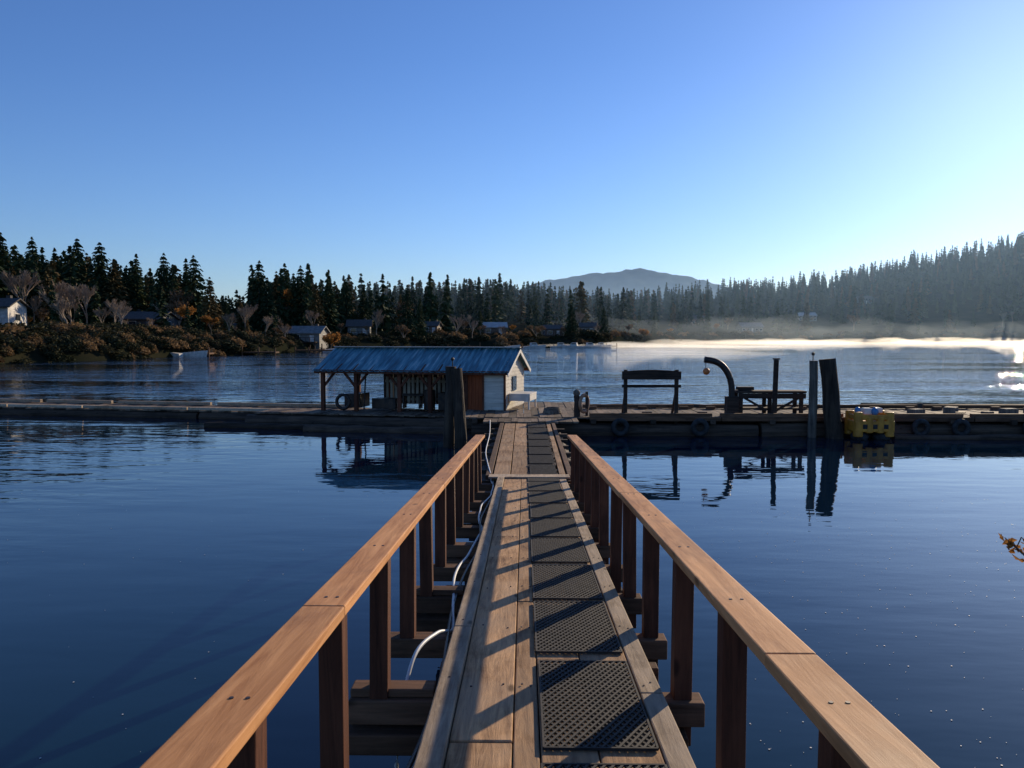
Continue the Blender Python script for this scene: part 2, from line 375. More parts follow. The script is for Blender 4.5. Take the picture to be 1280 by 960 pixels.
HOUSES=[ # px,Y,w,d,hwall,hroof,wall,roof,rot
 (-8,112,5.5,5,3.2,1.1,'w','g',.1),(203,170,6,5,2.4,.9,'b','w',.15),(186,142,7,6,2.0,1.2,'d','g',-.1),(163,155,4.5,5,2.2,1.0,'d','g',.3),
 (385,162,6.5,6,1.9,1.3,'t','s',-.05),(449,196,5.5,6,2.3,1.5,'t','g',.15),(617,228,7,6,2.2,1.3,'b','w',.1),(540,232,4.5,4,2.2,1.1,'b','g',-.2),
 (690,240,5,5,2.2,1.1,'b','g',.2),(735,252,5,5,2.4,1.2,'t','g',-.2),(300,178,5,5,2.2,1.1,'d','g',.1),(935,425,12,8,3.4,2.2,'t','s',.1),(1004,525,12,8,4,2,'t','w',.0),(868,440,9,8,3.4,2.0,'b','g',.2),(1075,600,12,8,4,2,'t','g',.1)]
hpos=[((h[0]-655)/961*h[1],h[1]) for h in HOUSES]
forest=empty('distant_forest')
cnt=0
while cnt<3000:
    px=random.uniform(-550,1800);a=float(AZP(px));s=float(shore(a));R=float(ridge(a))
    u=random.random()
    r=s+9+(R*1.07-s-9)*(u**.6)
    if px<430 and r<s+25 and random.random()<.4: continue
    x=r*math.sin(a);y=r*math.cos(a)
    if any(abs(x-hx)<4.5+r*.005 and -18-y*.02<y-hy<6 for hx,hy in hpos): continue
    h=random.uniform(10,19)*(1.0 if r>s+30 else .6)
    if random.random()<.06: h*=1.2
    if px<240: h*=.8
    elif px<312: h*=.6
    edge=(r-s)<50
    q=random.random()
    if edge and q<(.42 if px<640 else .3): me=random.choice(random.choice([dec_br,dec_or,dec_bare,dec_bare]));h*=.85
    else: me=random.choice(con_far)
    inst('forest_tree',me,x,y,h,forest,wf=random.uniform(.85,1.25));cnt+=1
for i in range(620):
    px=-200+i*2.6+random.uniform(-3,3);a=float(AZP(px));R=float(ridge(a))*random.uniform(.90,1.02)
    hh=random.uniform(8,15) if random.random()<.85 else random.uniform(15,19)
    inst('forest_tree',random.choice(con_far[:5]),R*math.sin(a),R*math.cos(a),hh if px>312 else hh*.6,forest,wf=random.uniform(.9,1.4))
sh=empty('shoreline_bushes')
for i in range(1100):
    px=random.uniform(-400,1600) if i%3 else random.uniform(-50,460);a=float(AZP(px));s=float(shore(a))*(1+.02*math.sin(a*40));r=s+random.uniform(-.6,20)
    x=r*math.sin(a);y=r*math.cos(a)
    hb=random.uniform(.9,2.6)*(1 if px<500 else 1.5)
    if any(abs(x-hx)<4 and -16<y-hy<4 for hx,hy in hpos): hb=min(hb,1.3)
    inst('bush',random.choice(bushes),x,y,hb,sh,wf=random.uniform(.9,1.6),dz=-.2)
CON=[(2,288,150,0),(-30,300,145,1),(20,305,155,2),(38,295,152,1),(55,322,146,0),(66,308,150,2),(80,318,160,1),(95,296,158,0),(108,315,160,3),(122,302,150,1),(140,322,150,3),(155,330,158,1),(168,316,160,2),(186,334,166,3),(203,315,160,1),(216,328,158,0),(232,322,163,2),
 (246,318,156,1),(262,345,150,3),(16,330,132,3),(322,325,178,1),(334,345,175,0),(345,338,185,3),(356,328,190,2),(368,340,186,0),(378,331,185,1),(395,352,180,3),(411,344,195,2),(433,348,205,1),(455,358,205,0),(508,356,200,1),(525,372,205,0),(300,374,165,3),(600,385,225,2),(715,378,235,1),(755,382,260,0),(280,368,190,0)]
for px,ty,Y,k in CON:
    x=(px-655)/961*Y;zt=3+(421-ty)/961*Y;g=float(terr(x,Y))
    inst('conifer_tree',con_near[k],x,Y,max(6,zt-g),None,wf=random.uniform(.95,1.2))
for px,ty,Y,k in[(85,332,126,0),(105,345,122,1),(305,366,150,0),(140,366,122,1),(570,385,214,0),(470,388,190,1),(66,342,122,1),(74,348,119,2),(96,338,124,2),(125,372,121,0),(330,385,148,2),(590,392,212,2),(150,392,119,2),(355,398,150,0),(285,385,146,1),(88,360,117,0)]:
    x=(px-655)/961*Y;zt=3+(421-ty)/961*Y;g=float(terr(x,Y));inst('bare_tree',dec_bare[k],x,Y,(zt-g)*1.1,None,wf=1.0)
for px,ty,Y,k in[(228,366,138,0),(48,368,118,1),(345,402,150,1),(640,400,222,0),(785,398,295,1),(805,402,300,0),(20,396,110,1),(262,382,134,0),(505,394,192,1),(176,398,124,1),(412,400,158,0),(30,385,116,0),(118,396,119,1),(670,398,225,1)]:
    x=(px-655)/961*Y;zt=3+(421-ty)/961*Y;g=float(terr(x,Y));inst('autumn_tree',dec_or[k%2] if k==0 else dec_br[k],x,Y,(zt-g)*1.05,None,wf=1.2)
# garden trees partly hiding the houses
for hx,hy in hpos[1:]:
    for dx in(-3.2,2.9):
        q=random.choice([dec_br[0],dec_br[1],dec_bare[0],bushes[1]])
        inst('garden_tree',q,hx+dx+random.uniform(-.5,.5),hy-5.5+random.uniform(-1,1),random.uniform(3.2,5.2) if q is not bushes[1] else 2.6,None,wf=1.2)

# ------------------------------------------------------------------ houses
WALL={'w':M_white,'b':mottled('brown_siding',(.12,.08,.055),(.2,.14,.1),1.5),'d':mottled('dark_siding',(.05,.05,.055),(.09,.09,.09),1.5),'t':mottled('grey_siding',(.15,.15,.14),(.23,.23,.21),1.5)}
ROOF={'g':mottled('shingle_roof',(.05,.045,.04),(.10,.088,.08),3,rough=.9),'w':mottled('pale_metal_roof',(.34,.32,.30),(.46,.43,.40),1,rough=.6),'s':mottled('slate_roof',(.13,.13,.12),(.21,.21,.20),1.5,rough=.8)}
def house(px,Y,w,d,hw,hr,wa,ro,rot):
    x=(px-655)/961*Y;z=float(terr(x,Y-d/2))-.1;e=empty('house',(x,Y,z),rot)
    b=MB();W,D=w/2,d/2
    b.add([(-W,-D,-1.5),(W,-D,-1.5),(W,D,-1.5),(-W,D,-1.5),(-W,-D,hw),(W,-D,hw),(W,D,hw),(-W,D,hw),(-W,0,hw+hr),(W,0,hw+hr)],
      [(0,1,5,4),(2,3,7,6),(1,2,6,9,5),(3,0,4,8,7),(0,3,2,1)]);b.obj('walls',WALL[wa],e)
    b=MB();o=.5
    for sg in(-1,1):
        sl_=hr/D;p=[(-W-o,sg*(D+o),hw-o*sl_+.02),(W+o,sg*(D+o),hw-o*sl_+.02),(W+o,0,hw+hr+.02),(-W-o,0,hw+hr+.02)]
        q=[(a,c,z_+.18) for a,c,z_ in p]
        if sg<0: b.hexa(p+q)
        else: b.hexa([p[1],p[0],p[3],p[2],q[1],q[0],q[3],q[2]])
    b.obj('roof',ROOF[ro],e)
    g=MB();t=MB();n=max(2,int(w/2.4))
    for fl in range(2 if hw>3.9 else 1):
        for i in range(n):
            cx=-W+w*(i+.5)/n;cz=1.5+fl*1.9 if hw>3.9 else hw*.52
            if i==n//2 and fl==0: 
                t.box((cx,-D-.03,cz-.25),(.9,.08,min(2,hw*.75)));continue
            t.box((cx,-D-.02,cz),(1.5,.06,1.15));g.box((cx,-D-.05,cz),(1.3,.05,.95))
    for sx in(-1,1): t.box((sx*(W+.02),0,hw*.52),(.06,1.5,1.15));g.box((sx*(W+.05),0,hw*.52),(.05,1.3,.95))
    t.obj('window_trim_and_door',M_white,e);g.obj('windows',M_glass,e)
    b=MB();b.box((W*.5,.6,hw+hr+.1),(.6,.6,1.0));b.obj('chimney',ROOF['g'],e)
    b=MB();b.box((0,-D-1.2,-.0),(w*.9,2.2,.18))
    for i in range(7):
        b.box((-w*.45+w*.9*i/6,-D-2.2,.45),(.1,.1,1.0));b.box((-w*.45+w*.9*i/6,-D-2.1,-1.0),(.16,.16,2.0))
    b.box((0,-D-2.2,.97),(w*.9,.12,.08));b.obj('porch',M_white if wa=='w' else M_dark,e)
for h in HOUSES: house(*h)

def boat(x,y,L,rz,cabin=True):
    e=empty('moored_boat',(x,y,0),rz);b=MB();n=9;vs=[]
    for i in range(n):
        t=i/(n-1);wd=L*.16*(1-max(0,t-.45)**2*3.1);h=.5+.45*t
        wd=max(wd,.02)
        xx=-L/2+L*t
        for yy,zz in((-wd,h),(-wd*.75,-.1),(0,-.25),(wd*.75,-.1),(wd,h)): vs.append((xx+(.25 if zz>0 and t>.9 else 0),yy,zz))
    fs=[(i*5+j,(i+1)*5+j,(i+1)*5+j+1,i*5+j+1) for i in range(n-1) for j in range(4)]
    fs+=[(0,1,2,3,4)]+[(i*5,i*5+4,(i+1)*5+4,(i+1)*5) for i in range(n-1)]
    b.add(vs,fs);b.obj('hull',M_white,e)
    if cabin:
        b=MB();b.hexa([(-L*.2,-L*.11,.6),(L*.15,-L*.11,.6),(L*.15,L*.11,.6),(-L*.2,L*.11,.6),(-L*.18,-L*.1,1.5),(L*.05,-L*.1,1.5),(L*.05,L*.1,1.5),(-L*.18,L*.1,1.5)]);b.obj('cabin',M_white,e)
        b=MB();b.box((-L*.05,0,1.2),(L*.2,L*.225,.3));b.obj('cabin_windows',M_glass,e)
def P(px,Y): return (px-655)/961*Y
for px,Y,L,rz in[(236,117.4,4.6,.05),(208,116,4,3),(415,150,4,.4),(668,205,6,.3),(702,208,6,.1),(716,206,6,2.9),(738,208,6,.2),(752,211,5,.1),(640,203,4,.2)]: boat(P(px,Y),Y,L,rz,L>4.7)
def pier(px0,px1,Y):
    b=MB();x0,x1=P(px0,Y),P(px1,Y);n=int((x1-x0)/3)+2
    b.box(((x0+x1)/2,Y,.45),(x1-x0,2,.25))
    for i in range(n): b.cyl((x0+(x1-x0)*i/(n-1),Y-1.15,-1),(x0+(x1-x0)*i/(n-1),Y-1.15,random.uniform(1.0,1.8)),.12,n=7)
    b.obj('pier',M_beam)
pier(188,262,119);pier(262,345,128);pier(-40,40,97);pier(640,770,214);pier(370,420,146);pier(560,600,200)

# ------------------------------------------------------------------ gangway
SL=-.0645;dz=lambda y:1.4+SL*y
YE=13.3
gw=empty('wooden_gangway')
def lw(b,x0,x1,y0,y1,top,th,r=None):
    b.hexa([(x0,y0,dz(y0)+top-th),(x1,y0,dz(y0)+top-th),(x1,y1,dz(y1)+top-th),(x0,y1,dz(y1)+top-th),(x0,y0,dz(y0)+top),(x1,y0,dz(y0)+top),(x1,y1,dz(y1)+top),(x0,y1,dz(y1)+top)],r)
b=MB()
for (x0,x1,joints,rr) in[(-.335,-.052,[0.2,3.35,8.1,YE],(.6,.9,.7)),(-.046,.070,[.2,5.6,10.2,YE],(.2,.4,.3)),(.076,.325,[.2,4.4,9.2,YE],(.1,.3,.4)),(.331,.600,[.2,6.2,11,YE],(.3,.15,.5))]:
    for i,(a,c) in enumerate(zip(joints[:-1],joints[1:])): lw(b,x0,x1,a+.004,c-.004,random.uniform(-.004,.004) ,.05,rr[i]+random.uniform(-.03,.03))
b.obj('deck_planks',M_plank,gw,bevel=.006)
b=MB()
for x0,x1,j,tp in[(-.455,-.34,[.2,4.9,9.6,YE],.035),(.606,.725,[.2,3.9,8.9,YE],.004)]:
    for a,c in zip(j[:-1],j[1:]): lw(b,x0,x1,a+.003,c-.003,tp,.07)
b.obj('edge_boards',M_edge,gw,bevel=.008)
b=MB()
for k in range(13):
    for x in(-.28,-.11,-.015,.04,.13,.28,.64,.69,-.4):
        y=1.0+k+random.uniform(-.05,.05);x+=random.uniform(-.01,.01)
        t=.038 if x<-.35 else .007
        b.cyl((x,y,dz(y)+t-.004),(x,y,dz(y)+t+.001),.006,n=6)
b.obj('nail_heads',M_nail,gw)
b=MB()
def clipbar(x0,x1,y0,y1,c,s):
    m_=1.7*s;pts=[]
    for x in(x0,x1):
        y=m_*x+c
        if y0<=y<=y1: pts.append((x,y))
    for y in(y0,y1):
        x=(y-c)/m_
        if x0<x<x1: pts.append((x,y))
    return sorted(pts)[:1]+sorted(pts)[-1:] if len(pts)>=2 else None
yy=.9;k=0
while yy<YE-.5:
    y1=min(yy+1.06,YE-.08);x0,x1=.082+random.uniform(-.008,.008),.590+random.uniform(-.012,.004)
    for s in(1,-1):
        c=yy-2.5
        while c<y1+2.5:
            p=clipbar(x0,x1,yy,y1,c,s)
            if p and (Vector(p[0])-Vector(p[1])).length>.01:
                z=.012+(.002 if s>0 else -.0015)
                b.beam((p[0][0],p[0][1],dz(p[0][1])+z),(p[1][0],p[1][1],dz(p[1][1])+z),.011,.007,r=.5)
            c+=.062
    for (a,c_) in(((x0,yy),(x1,yy)),((x0,y1),(x1,y1)),((x0,yy),(x0,y1)),((x1,yy),(x1,y1))):
        b.beam((a[0],a[1],dz(a[1])+.013),(c_[0],c_[1],dz(c_[1])+.013),.010,.012,r=.5)
    yy=y1+random.uniform(.09,.17)
b.obj('grip_mesh_panels',M_mesh,gw)
b=MB()
posts_y=[1.05]+[2.02+1.0*i for i in range(12)]
for i,y in enumerate(posts_y):
    xl=-.90+random.uniform(-.05,.04);xr=.97+random.uniform(-.04,.05)
    if i==2: xr=1.24
    z=dz(y)-.135
    b.beam((xl,y,z),(xr,y,z),.14,.13)
    if i%2==1 or i in(2,): b.beam((xl-.05,y-.06,z-.14),(xr-.1,y-.06,z-.14),.16,.11)
    if i in(2,3,5): b.beam((-.93,y+.03,dz(y)-.045),(-.48,y+.03,dz(y)-.045),.12,.045)
for y in(1.5,2.5,4.5): b.beam((-.5,y,dz(y)-.12),(.8,y,dz(y)-.12),.1,.1)
b.obj('cross_beams',M_beam,gw,bevel=.008)
b=MB()
for x in(-.42,.15,.66): b.beam((x,.2,dz(.2)-.34),(x,YE,dz(YE)-.34),.16,.26)
b.obj('stringers',wood('stringer_wood',(.02,.015,.012),(.08,.05,.035),axis=1,scale=8),gw,bevel=.01)
b=MB()
for y in(1.2,7.5,12.6):
    for x in(-.62,.82): b.cyl((x,y+.2,-2),(x,y+.2,dz(y)-.48),.11,.10,n=12,wob=.02,seg=4)
    b.beam((-.8,y+.2,dz(y)-.52),(1.0,y+.2,dz(y)-.52),.14,.1)
b.obj('support_piles',M_pile,gw)

for side,xp in((-1,-.775),(1,.845)):
    e=empty('wooden_railing');b=MB()
    for y in posts_y:
        y_=y+random.uniform(-.03,.03);lean=random.uniform(-.012,.012)
        z0=dz(y)-.075;z1=dz(y)+.70
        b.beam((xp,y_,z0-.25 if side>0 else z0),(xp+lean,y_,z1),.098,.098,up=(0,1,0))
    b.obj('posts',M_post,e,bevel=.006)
    b=MB();js=[-.4,2.9,6.6,10.2,YE+.15] if side<0 else[-.4,2.4,6.1,9.9,YE+.15]
    for a,c in zip(js[:-1],js[1:]):
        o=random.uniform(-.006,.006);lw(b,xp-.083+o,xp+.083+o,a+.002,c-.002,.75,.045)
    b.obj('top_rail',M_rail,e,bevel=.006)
    b=MB()
    for y in posts_y:
        for ddx in(-.02,.025): b.cyl((xp+ddx,y,dz(y)+.747),(xp+ddx,y,dz(y)+.7525),.007,n=7)
    b.obj('screws',M_nail,e)

def catm(pts,n=8):
    out=[];P_=[Vector(p) for p in pts];P_=[P_[0]]+P_+[P_[-1]]
    for i in range(1,len(P_)-2):
        for k in range(n):
            t=k/n;a,b_,c,d=P_[i-1:i+3]
            out.append(.5*((2*b_)+(c-a)*t+(2*a-5*b_+4*c-d)*t*t+(3*b_-a-3*c+d)*t**3))
    out.append(P_[-2]);return out
e=empty('water_hose')
pts=[(-.71,4.05,.35),(-.70,4.2,.8),(-.66,4.5,dz(4.5)-.03),(-.56,4.85,dz(4.8)+.0)]
y=5.1
while y<13.3:
    pts.append((-.54+.05*math.sin(y*1.7)+random.uniform(-.02,.02),y,dz(y)-.05+random.uniform(-.01,.01)));y+=.45
pts+=[(-.6,13.8,.5),(-.72,15,.54),(-.85,17,.47),(-.9,20,.47),(-1.0,22.5,.56)]
b=MB();b.tube(catm(pts),.012,n=8);b.obj('white_hose_line',M_hose,e,smooth=True)
e2=empty('power_cable')
pts=[(-.50+.035*math.sin(y*1.7+1),y,dz(y)-.045+.015*math.sin(y*3)) for y in np.arange(.5,13.2,.5)]
b=MB();b.tube(catm(pts,5),.012,n=7);b.obj('black_cable_line',M_bhose,e2,smooth=True)

# ------------------------------------------------------------------ floating docks
def plankdock(b,x0,x1,y0,y1,z,pw=.2,th=.05,along='X',gap=.008):
    a0,a1=(x0,x1) if along=='X' else (y0,y1);a=a0
    while a<a1-.02:
        w_=min(pw*random.uniform(.9,1.1),a1-a);o=random.uniform(-.05,.05);zz=z+random.uniform(-.012,.012)
        if along=='X': b.box((a+w_/2,(y0+y1)/2+o*.6,zz-th/2),(w_-gap,y1-y0,th))
        else: b.box(((x0+x1)/2+o*.6,a+w_/2,zz-th/2),(x1-x0,w_-gap,th))
        a+=w_
e=empty('landing_float')
b=MB()
for x0,x1 in[(-.56,-.25),(-.24,.08),(.64,.76)]:
    for a,c in((YE+.25,17.6),(17.62,22.2)): b.box(((x0+x1)/2,(a+c)/2,.475+random.uniform(-.006,.006)),(x1-x0-.01,c-a,.05))
b.obj('float_planks',M_plank,e,bevel=.005)
b=MB();plankdock(b,.085,.63,YE+.25,22.2,.50,pw=.16,along='Y');b.obj('float_cross_planks',M_dark,e)
b=MB()
y0=YE+.5
while y0<21.9:
    for s in(1,-1):
        c=y0-2
        while c<y0+3:
            p=clipbar(.11,.60,y0,min(y0+1.05,22.1),c,s)
            if p and (Vector(p[0])-Vector(p[1])).length>.01: b.beam((*p[0],.518),(*p[1],.518),.013,.008,r=.5)
            c+=.075
    y0+=1.2
b.obj('float_mesh_panels',M_mesh,e)
b=MB();b.hexa([(-.62,YE-.12,dz(YE)+.01),(.80,YE-.12,dz(YE)+.01),(.80,YE+.35,.51),(-.62,YE+.35,.51),(-.62,YE-.12,dz(YE)+.04),(.80,YE-.12,dz(YE)+.04),(.80,YE+.35,.545),(-.62,YE+.35,.545)]);b.obj('transition_plate',M_edge,e,bevel=.006)
b=MB()
for x in(-.75,-.2,.35,.9): b.cyl((x,YE+.1,.2),(x,22.3,.2),.2,.18,n=10,wob=.02,seg=6)
for y in np.arange(YE+.3,22,1.1): b.beam((-1.0+random.uniform(-.1,.1),y,.40),(1.1+random.uniform(-.1,.1),y,.40),.14,.09)
b.obj('float_logs',M_log,e)
b=MB()
b.beam((-.64,YE+.4,.475),(-.64,22.2,.475),.11,.08);b.beam((.84,YE+.4,.475),(.84,22.2,.475),.1,.08)
b.obj('float_side_rails',M_beam,e,bevel=.008)

e=empty('floating_dock')
b=MB();plankdock(b,-1.9,45,23.3,26.4,.56,pw=.24);plankdock(b,-1.9,2.4,26.45,29,.55,pw=.24);plankdock(b,-1.2,1.6,22.25,23.25,.54,pw=.2)
b.obj('deck_boards',M_dockX,e)
b=MB()
for yy_ in(23.45,24.9,26.2):
    x=-1.6
    while x<45:
        l=random.uniform(6,9);b.cyl((x,yy_+random.uniform(-.05,.05),.12),(min(x+l,46),yy_+random.uniform(-.05,.05),.13),random.uniform(.24,.3),random.uniform(.2,.26),n=12,wob=.03,seg=7);x+=l+.1
for x in np.arange(-1.5,45,1.8): b.beam((x,23.2+random.uniform(-.1,0),.44),(x,26.45,.44),.16,.13)
b.obj('float_logs',M_log,e)
b=MB();x=2.0
while x<45:
    l=random.uniform(3.5,5.5);b.beam((x,23.24,.52),(x+l-.03,23.24,.52),.07,.13);b.beam((x,23.45,.62),(x+l-.25,23.45,.62),.14,.11)
    for q in(x+.3,x+l/2,x+l-.6): b.box((q,25.9,.62),(.3,.12,.1))
    b.beam((x,26.25,.64),(x+l-.2,26.25,.64),.13,.12);x+=l
b.obj('bull_rails',M_beam,e,bevel=.01)
b=MB()
for x in(2.9,5.3,11.9,13.1,15.2,17.6): b.torus((x,23.1,.28),.2,.08,axis='Y')
b.obj('tyre_fenders',M_rubber,e,smooth=True)
b=MB()
for x,y,s in[(12.3,24.2,.3),(13.6,24.6,.35),(14.4,24,.2),(15.3,24.4,.3),(16.2,24.8,.28)]:
    b.box((x,y,.57+s*.3),(s*1.6,s,s*.6),rz=random.uniform(0,1));
b.obj('deck_boxes',M_pile2,e,bevel=.02)
TH=math.radians(-9.5)
e=empty('floating_dock',(-.9,25.9,0),TH)
b=MB();plankdock(b,-45,-1.2,.2,2.3,.30,pw=.25);plankdock(b,-8.3,0,-1.1,.16,.42,pw=.22);b.obj('deck_boards',M_dockX,e)
b=MB()
for yy_ in(.3,2.2):
    x=-46
    while x<-1:
        l=random.uniform(6,10);b.cyl((x,yy_,.06),(min(x+l,-.5),yy_+random.uniform(-.08,.08),.07),random.uniform(.15,.2),random.uniform(.13,.18),n=12,wob=.03,seg=8);x+=l+.12
b.cyl((-8.6,-1.0,.1),(0,-1.0,.12),.24,.22,n=12,wob=.03,seg=8)
b.obj('float_logs',M_log,e)
b=MB();x=-46
while x<-8.5:
    l=random.uniform(3,6);b.beam((x,.25,.36),(x+l-.05,.25,.36),.12,.10);b.beam((x,2.2,.37),(x+l-.3,2.2,.37),.14,.12)
    if random.random()<.5: b.box((x+l*.5,random.uniform(.6,1.8),.38),(random.uniform(.3,.6),.3,.14),rz=random.uniform(0,1))
    x+=l
b.obj('bull_rails',M_edge,e,bevel=.01)
def logboom(pts):
    b=MB()
    for (p,q,r) in pts: b.cyl((*p,.04),(*q,.06),r,r*.8,n=12,wob=.03,seg=8,r=random.random())
    b.obj('floating_log',M_log)
logboom([((-10.6,25.3),(-6.2,24.6),.13)])
logboom([((-7.0,24.3),(-2.3,23.7),.17)])
logboom([((2.6,29.6),(11,30.1),.22),((11.2,30.1),(20,29.4),.24),((20.2,29.4),(32,30.5),.24),((32,30.5),(46,30),.24)])
logboom([((3.2,31.5),(9,32.1),.2),((14,32),(25,31.6),.22)])
logboom([((10.9,22.7),(19,22.3),.11)])
logboom([((-40,34.4),(-22,31.9),.2),((-21.8,31.8),(-12,30.6),.18)])

# ------------------------------------------------------------------ boathouse
bh=empty('boathouse',(-.65,25.45,.45),math.radians(-12))
Lb,Db,Hw,Hr=6.55,3.0,1.46,.64
sl_=Hr/(Db/2)
def roofsheet(sg):
    n=int(Lb/.022);vs=[];fs=[];x0,x1=-Lb-.25,.22
    yr=Db/2;ye=-.32 if sg<0 else Db+.32
    for i in range(n+1):
        x=x0+(x1-x0)*i/n;ph=(x/.22)%1;h=.035*max(0,1-abs(ph-.5)/.2)
        for k in range(4):
            t=k/3;y=ye+(yr-ye)*t;z=Hw+Hr-abs(y-yr)*sl_+.05+h
            vs.append((x,y,z))
    for i in range(n):
        for k in range(3): fs.append((i*4+k,(i+1)*4+k,(i+1)*4+k+1,i*4+k+1))
    return vs,fs
m=mat('blue_metal_roof',(.06,.2,.3),.42,.25);L=m.node_tree.links;bs=m.node_tree.nodes['Principled BSDF']
tc=N(m,'ShaderNodeTexCoord');mp=N(m,'ShaderNodeMapping');mp.inputs['Scale'].default_value=(6,.6,.6);L.new(tc.outputs['Object'],mp.inputs[0])
n1=N(m,'ShaderNodeTexNoise');n1.inputs['Scale'].default_value=1.6;n1.inputs['Detail'].default_value=6;L.new(mp.outputs[0],n1.inputs['Vector'])
r=ramp(m,[(.3,(.02,.075,.10)),(.48,(.045,.18,.23)),(.6,(.12,.30,.34)),(.74,(.5,.52,.50))]);L.new(n1.outputs['Fac'],r.inputs[0]);L.new(r.outputs[0],bs.inputs['Base Color'])
b=MB()
for sg in(-1,1): b.add(*roofsheet(sg))
ro=b.obj('roof',m,bh);so_=ro.modifiers.new('s','SOLIDIFY');so_.thickness=.012
b=MB();b.beam((-Lb-.25,Db/2,Hw+Hr+.095),(.22,Db/2,Hw+Hr+.095),.22,.03);b.obj('ridge_cap',ROOF['w'],bh)
b=MB()
b.beam((-Lb-.2,-.26,Hw-.10),(.18,-.26,Hw-.10),.05,.13)
b.beam((-Lb-.2,Db+.26,Hw-.10),(.18,Db+.26,Hw-.10),.05,.13)
for x in np.linspace(-Lb,-1.6,9):
    b.beam((x,-.25,Hw-.10),(x,Db/2,Hw+Hr-.03),.06,.1);b.beam((x,Db+.25,Hw-.10),(x,Db/2,Hw+Hr-.03),.06,.1)
for x in(-Lb,-5.3,-3.7,-2.6,-1.5):
    for y in(0,Db): b.beam((x,y,-.1),(x,y,Hw-.02),.13,.13,up=(0,1,0))
    b.beam((x,0,Hw-.06),(x,Db,Hw-.06),.09,.11)
for x,d in((-Lb,1),(-5.3,-1),(-5.3,1),(-3.7,-1),(-3.7,1),(-2.6,-1),(-2.6,1),(-1.5,-1)):
    b.beam((x+d*.06,.0,Hw-.6),(x+d*.48,.0,Hw-.1),.07,.08)
b.beam((-Lb,0,Hw-.06),(-1.5,0,Hw-.06),.1,.12)
b.obj('timber_frame',M_redwood,bh,bevel=.006)
b=MB()
xl,xr=-1.48,0
def clap(p0,p1,nrm,z0,z1,trim=None):
    n=max(1,int((z1-z0)/.12));h=(z1-z0)/n
    for i in range(n):
        z=z0+i*h;t0=.03;t1=.008
        a=Vector(p0);c=Vector(p1);nn=Vector(nrm)
        if trim:
            f=trim(z+h*.5)
            if f is None: continue
            a_=a.lerp(c,f[0]);c_=a.lerp(c,f[1])
        else:a_,c_=a,c
        q=[]
        for zz,tt in((z,t0),(z+h,t1)):
            q+=[Vector((a_.x,a_.y,zz))-nn*.02,Vector((c_.x,c_.y,zz))-nn*.02,Vector((c_.x,c_.y,zz))+nn*tt,Vector((a_.x,a_.y,zz))+nn*tt]
        b.add(q,[(0,1,2,3),(7,6,5,4),(0,4,5,1),(1,5,6,2),(2,6,7,3),(3,7,4,0)])
clap((-.72,0,0),(0,0,0),(0,-1,0),0,Hw-.02)
gab=lambda z:(0,1) if z<Hw else (lambda k:(k,1-k) if k<.48 else None)((z-Hw)/Hr*.5)
clap((0,0,0),(0,Db,0),(1,0,0),0,Hw+Hr,gab)
clap((0,Db,0),(xl,Db,0),(0,1,0),0,Hw-.02)
b.obj('cabin_siding',wood('white_siding',(.42,.38,.31),(.76,.71,.62),axis=0,scale=6,var=.15,knots=False,bump=.2,stain=.25),bh)
b=MB()
clap((xl,0,0),(-1.28,0,0),(0,-1,0),0,Hw-.02)
clap((-1.28,0,0),(-.72,0,0),(0,-1,0),Hw-.11,Hw-.02)
clap((xl,Db,0),(xl,0,0),(-1,0,0),0,Hw+Hr,lambda z:gab(z))
b.obj('cabin_brown_siding',M_redwood,bh)
b=MB()
for i in range(4): b.box((-1.0-.195+.13*i,.0,Hw/2-.06),(.126,.05,Hw-.14),r=.4+.05*i)
b.obj('door',M_door,bh,bevel=.006)
b=MB()
for x in(-1.28,-.72): b.box((x,-.045,Hw/2-.05),(.05,.05,Hw-.12))
b.box((0.02,-.045,Hw/2),(.07,.06,Hw));b.obj('red_trim',M_redwood,bh)
b=MB()
for y0_,y1_ in((-.34,Db/2),(Db+.34,Db/2)):
    b.beam((.20,y0_,Hw+Hr-abs(y0_-Db/2)*sl_-.02),(.20,y1_,Hw+Hr-.02),.03,.12)
b.obj('barge_boards',M_white,bh)
b=MB();b.box((.045,1.3,.95),(.03,.6,.5));b.obj('side_window',M_glass,bh)
b=MB()
for i in range(19):
    x=-4.75+i*.165;b.box((x,1.5,.62+random.uniform(-.02,.02)),(.10,.03,.95))
b.box((-3.25,1.54,.3),(3.2,.03,.09));b.box((-3.25,1.54,.95),(3.2,.03,.09));b.obj('slatted_panel',wood('grey_slats',(.2,.17,.13),(.55,.48,.39),axis=2,scale=6,var=.4),bh)
b=MB()
for i in range(26):
    x=-6.4+i*.2
    if x<-5.5: continue
    b.box((x,Db-.03,Hw*.5),(.19,.03,Hw))
b.obj('back_boards',M_dark,bh)
b=MB()
b.box((-5.9,1.4,.25),(.6,.9,.5));b.box((-4.6,1.0,.18),(.9,.5,.36));b.box((-2.2,1.0,.3),(.7,.6,.6));b.cyl((-2.9,.8,0),(-2.9,.8,.7),.2,n=14);b.box((-3.6,1.0,.5),(.9,.4,.06));b.box((-3.9,1.0,.25),(.06,.3,.45));b.box((-3.3,1.0,.25),(.06,.3,.45))
b.cyl((-5.5,.3,.0),(-5.35,.5,1.35),.035,n=6);b.cyl((-5.15,.3,.0),(-5.2,.6,1.3),.03,n=6)
b.torus((-5.75,-.1,.3),.24,.06,axis='Y')
b.obj('stored_gear',M_steel,bh,bevel=.01)
b=MB();b.box((.42,1.0,.62),(.72,1.2,.05));b.box((.75,1.0,.5),(.04,1.2,.2));b.box((.42,.42,.5),(.72,.04,.2))
for y in(.45,1.55): b.box((.74,y,.28),(.05,.05,.6))
b.obj('side_counter',M_white,bh)

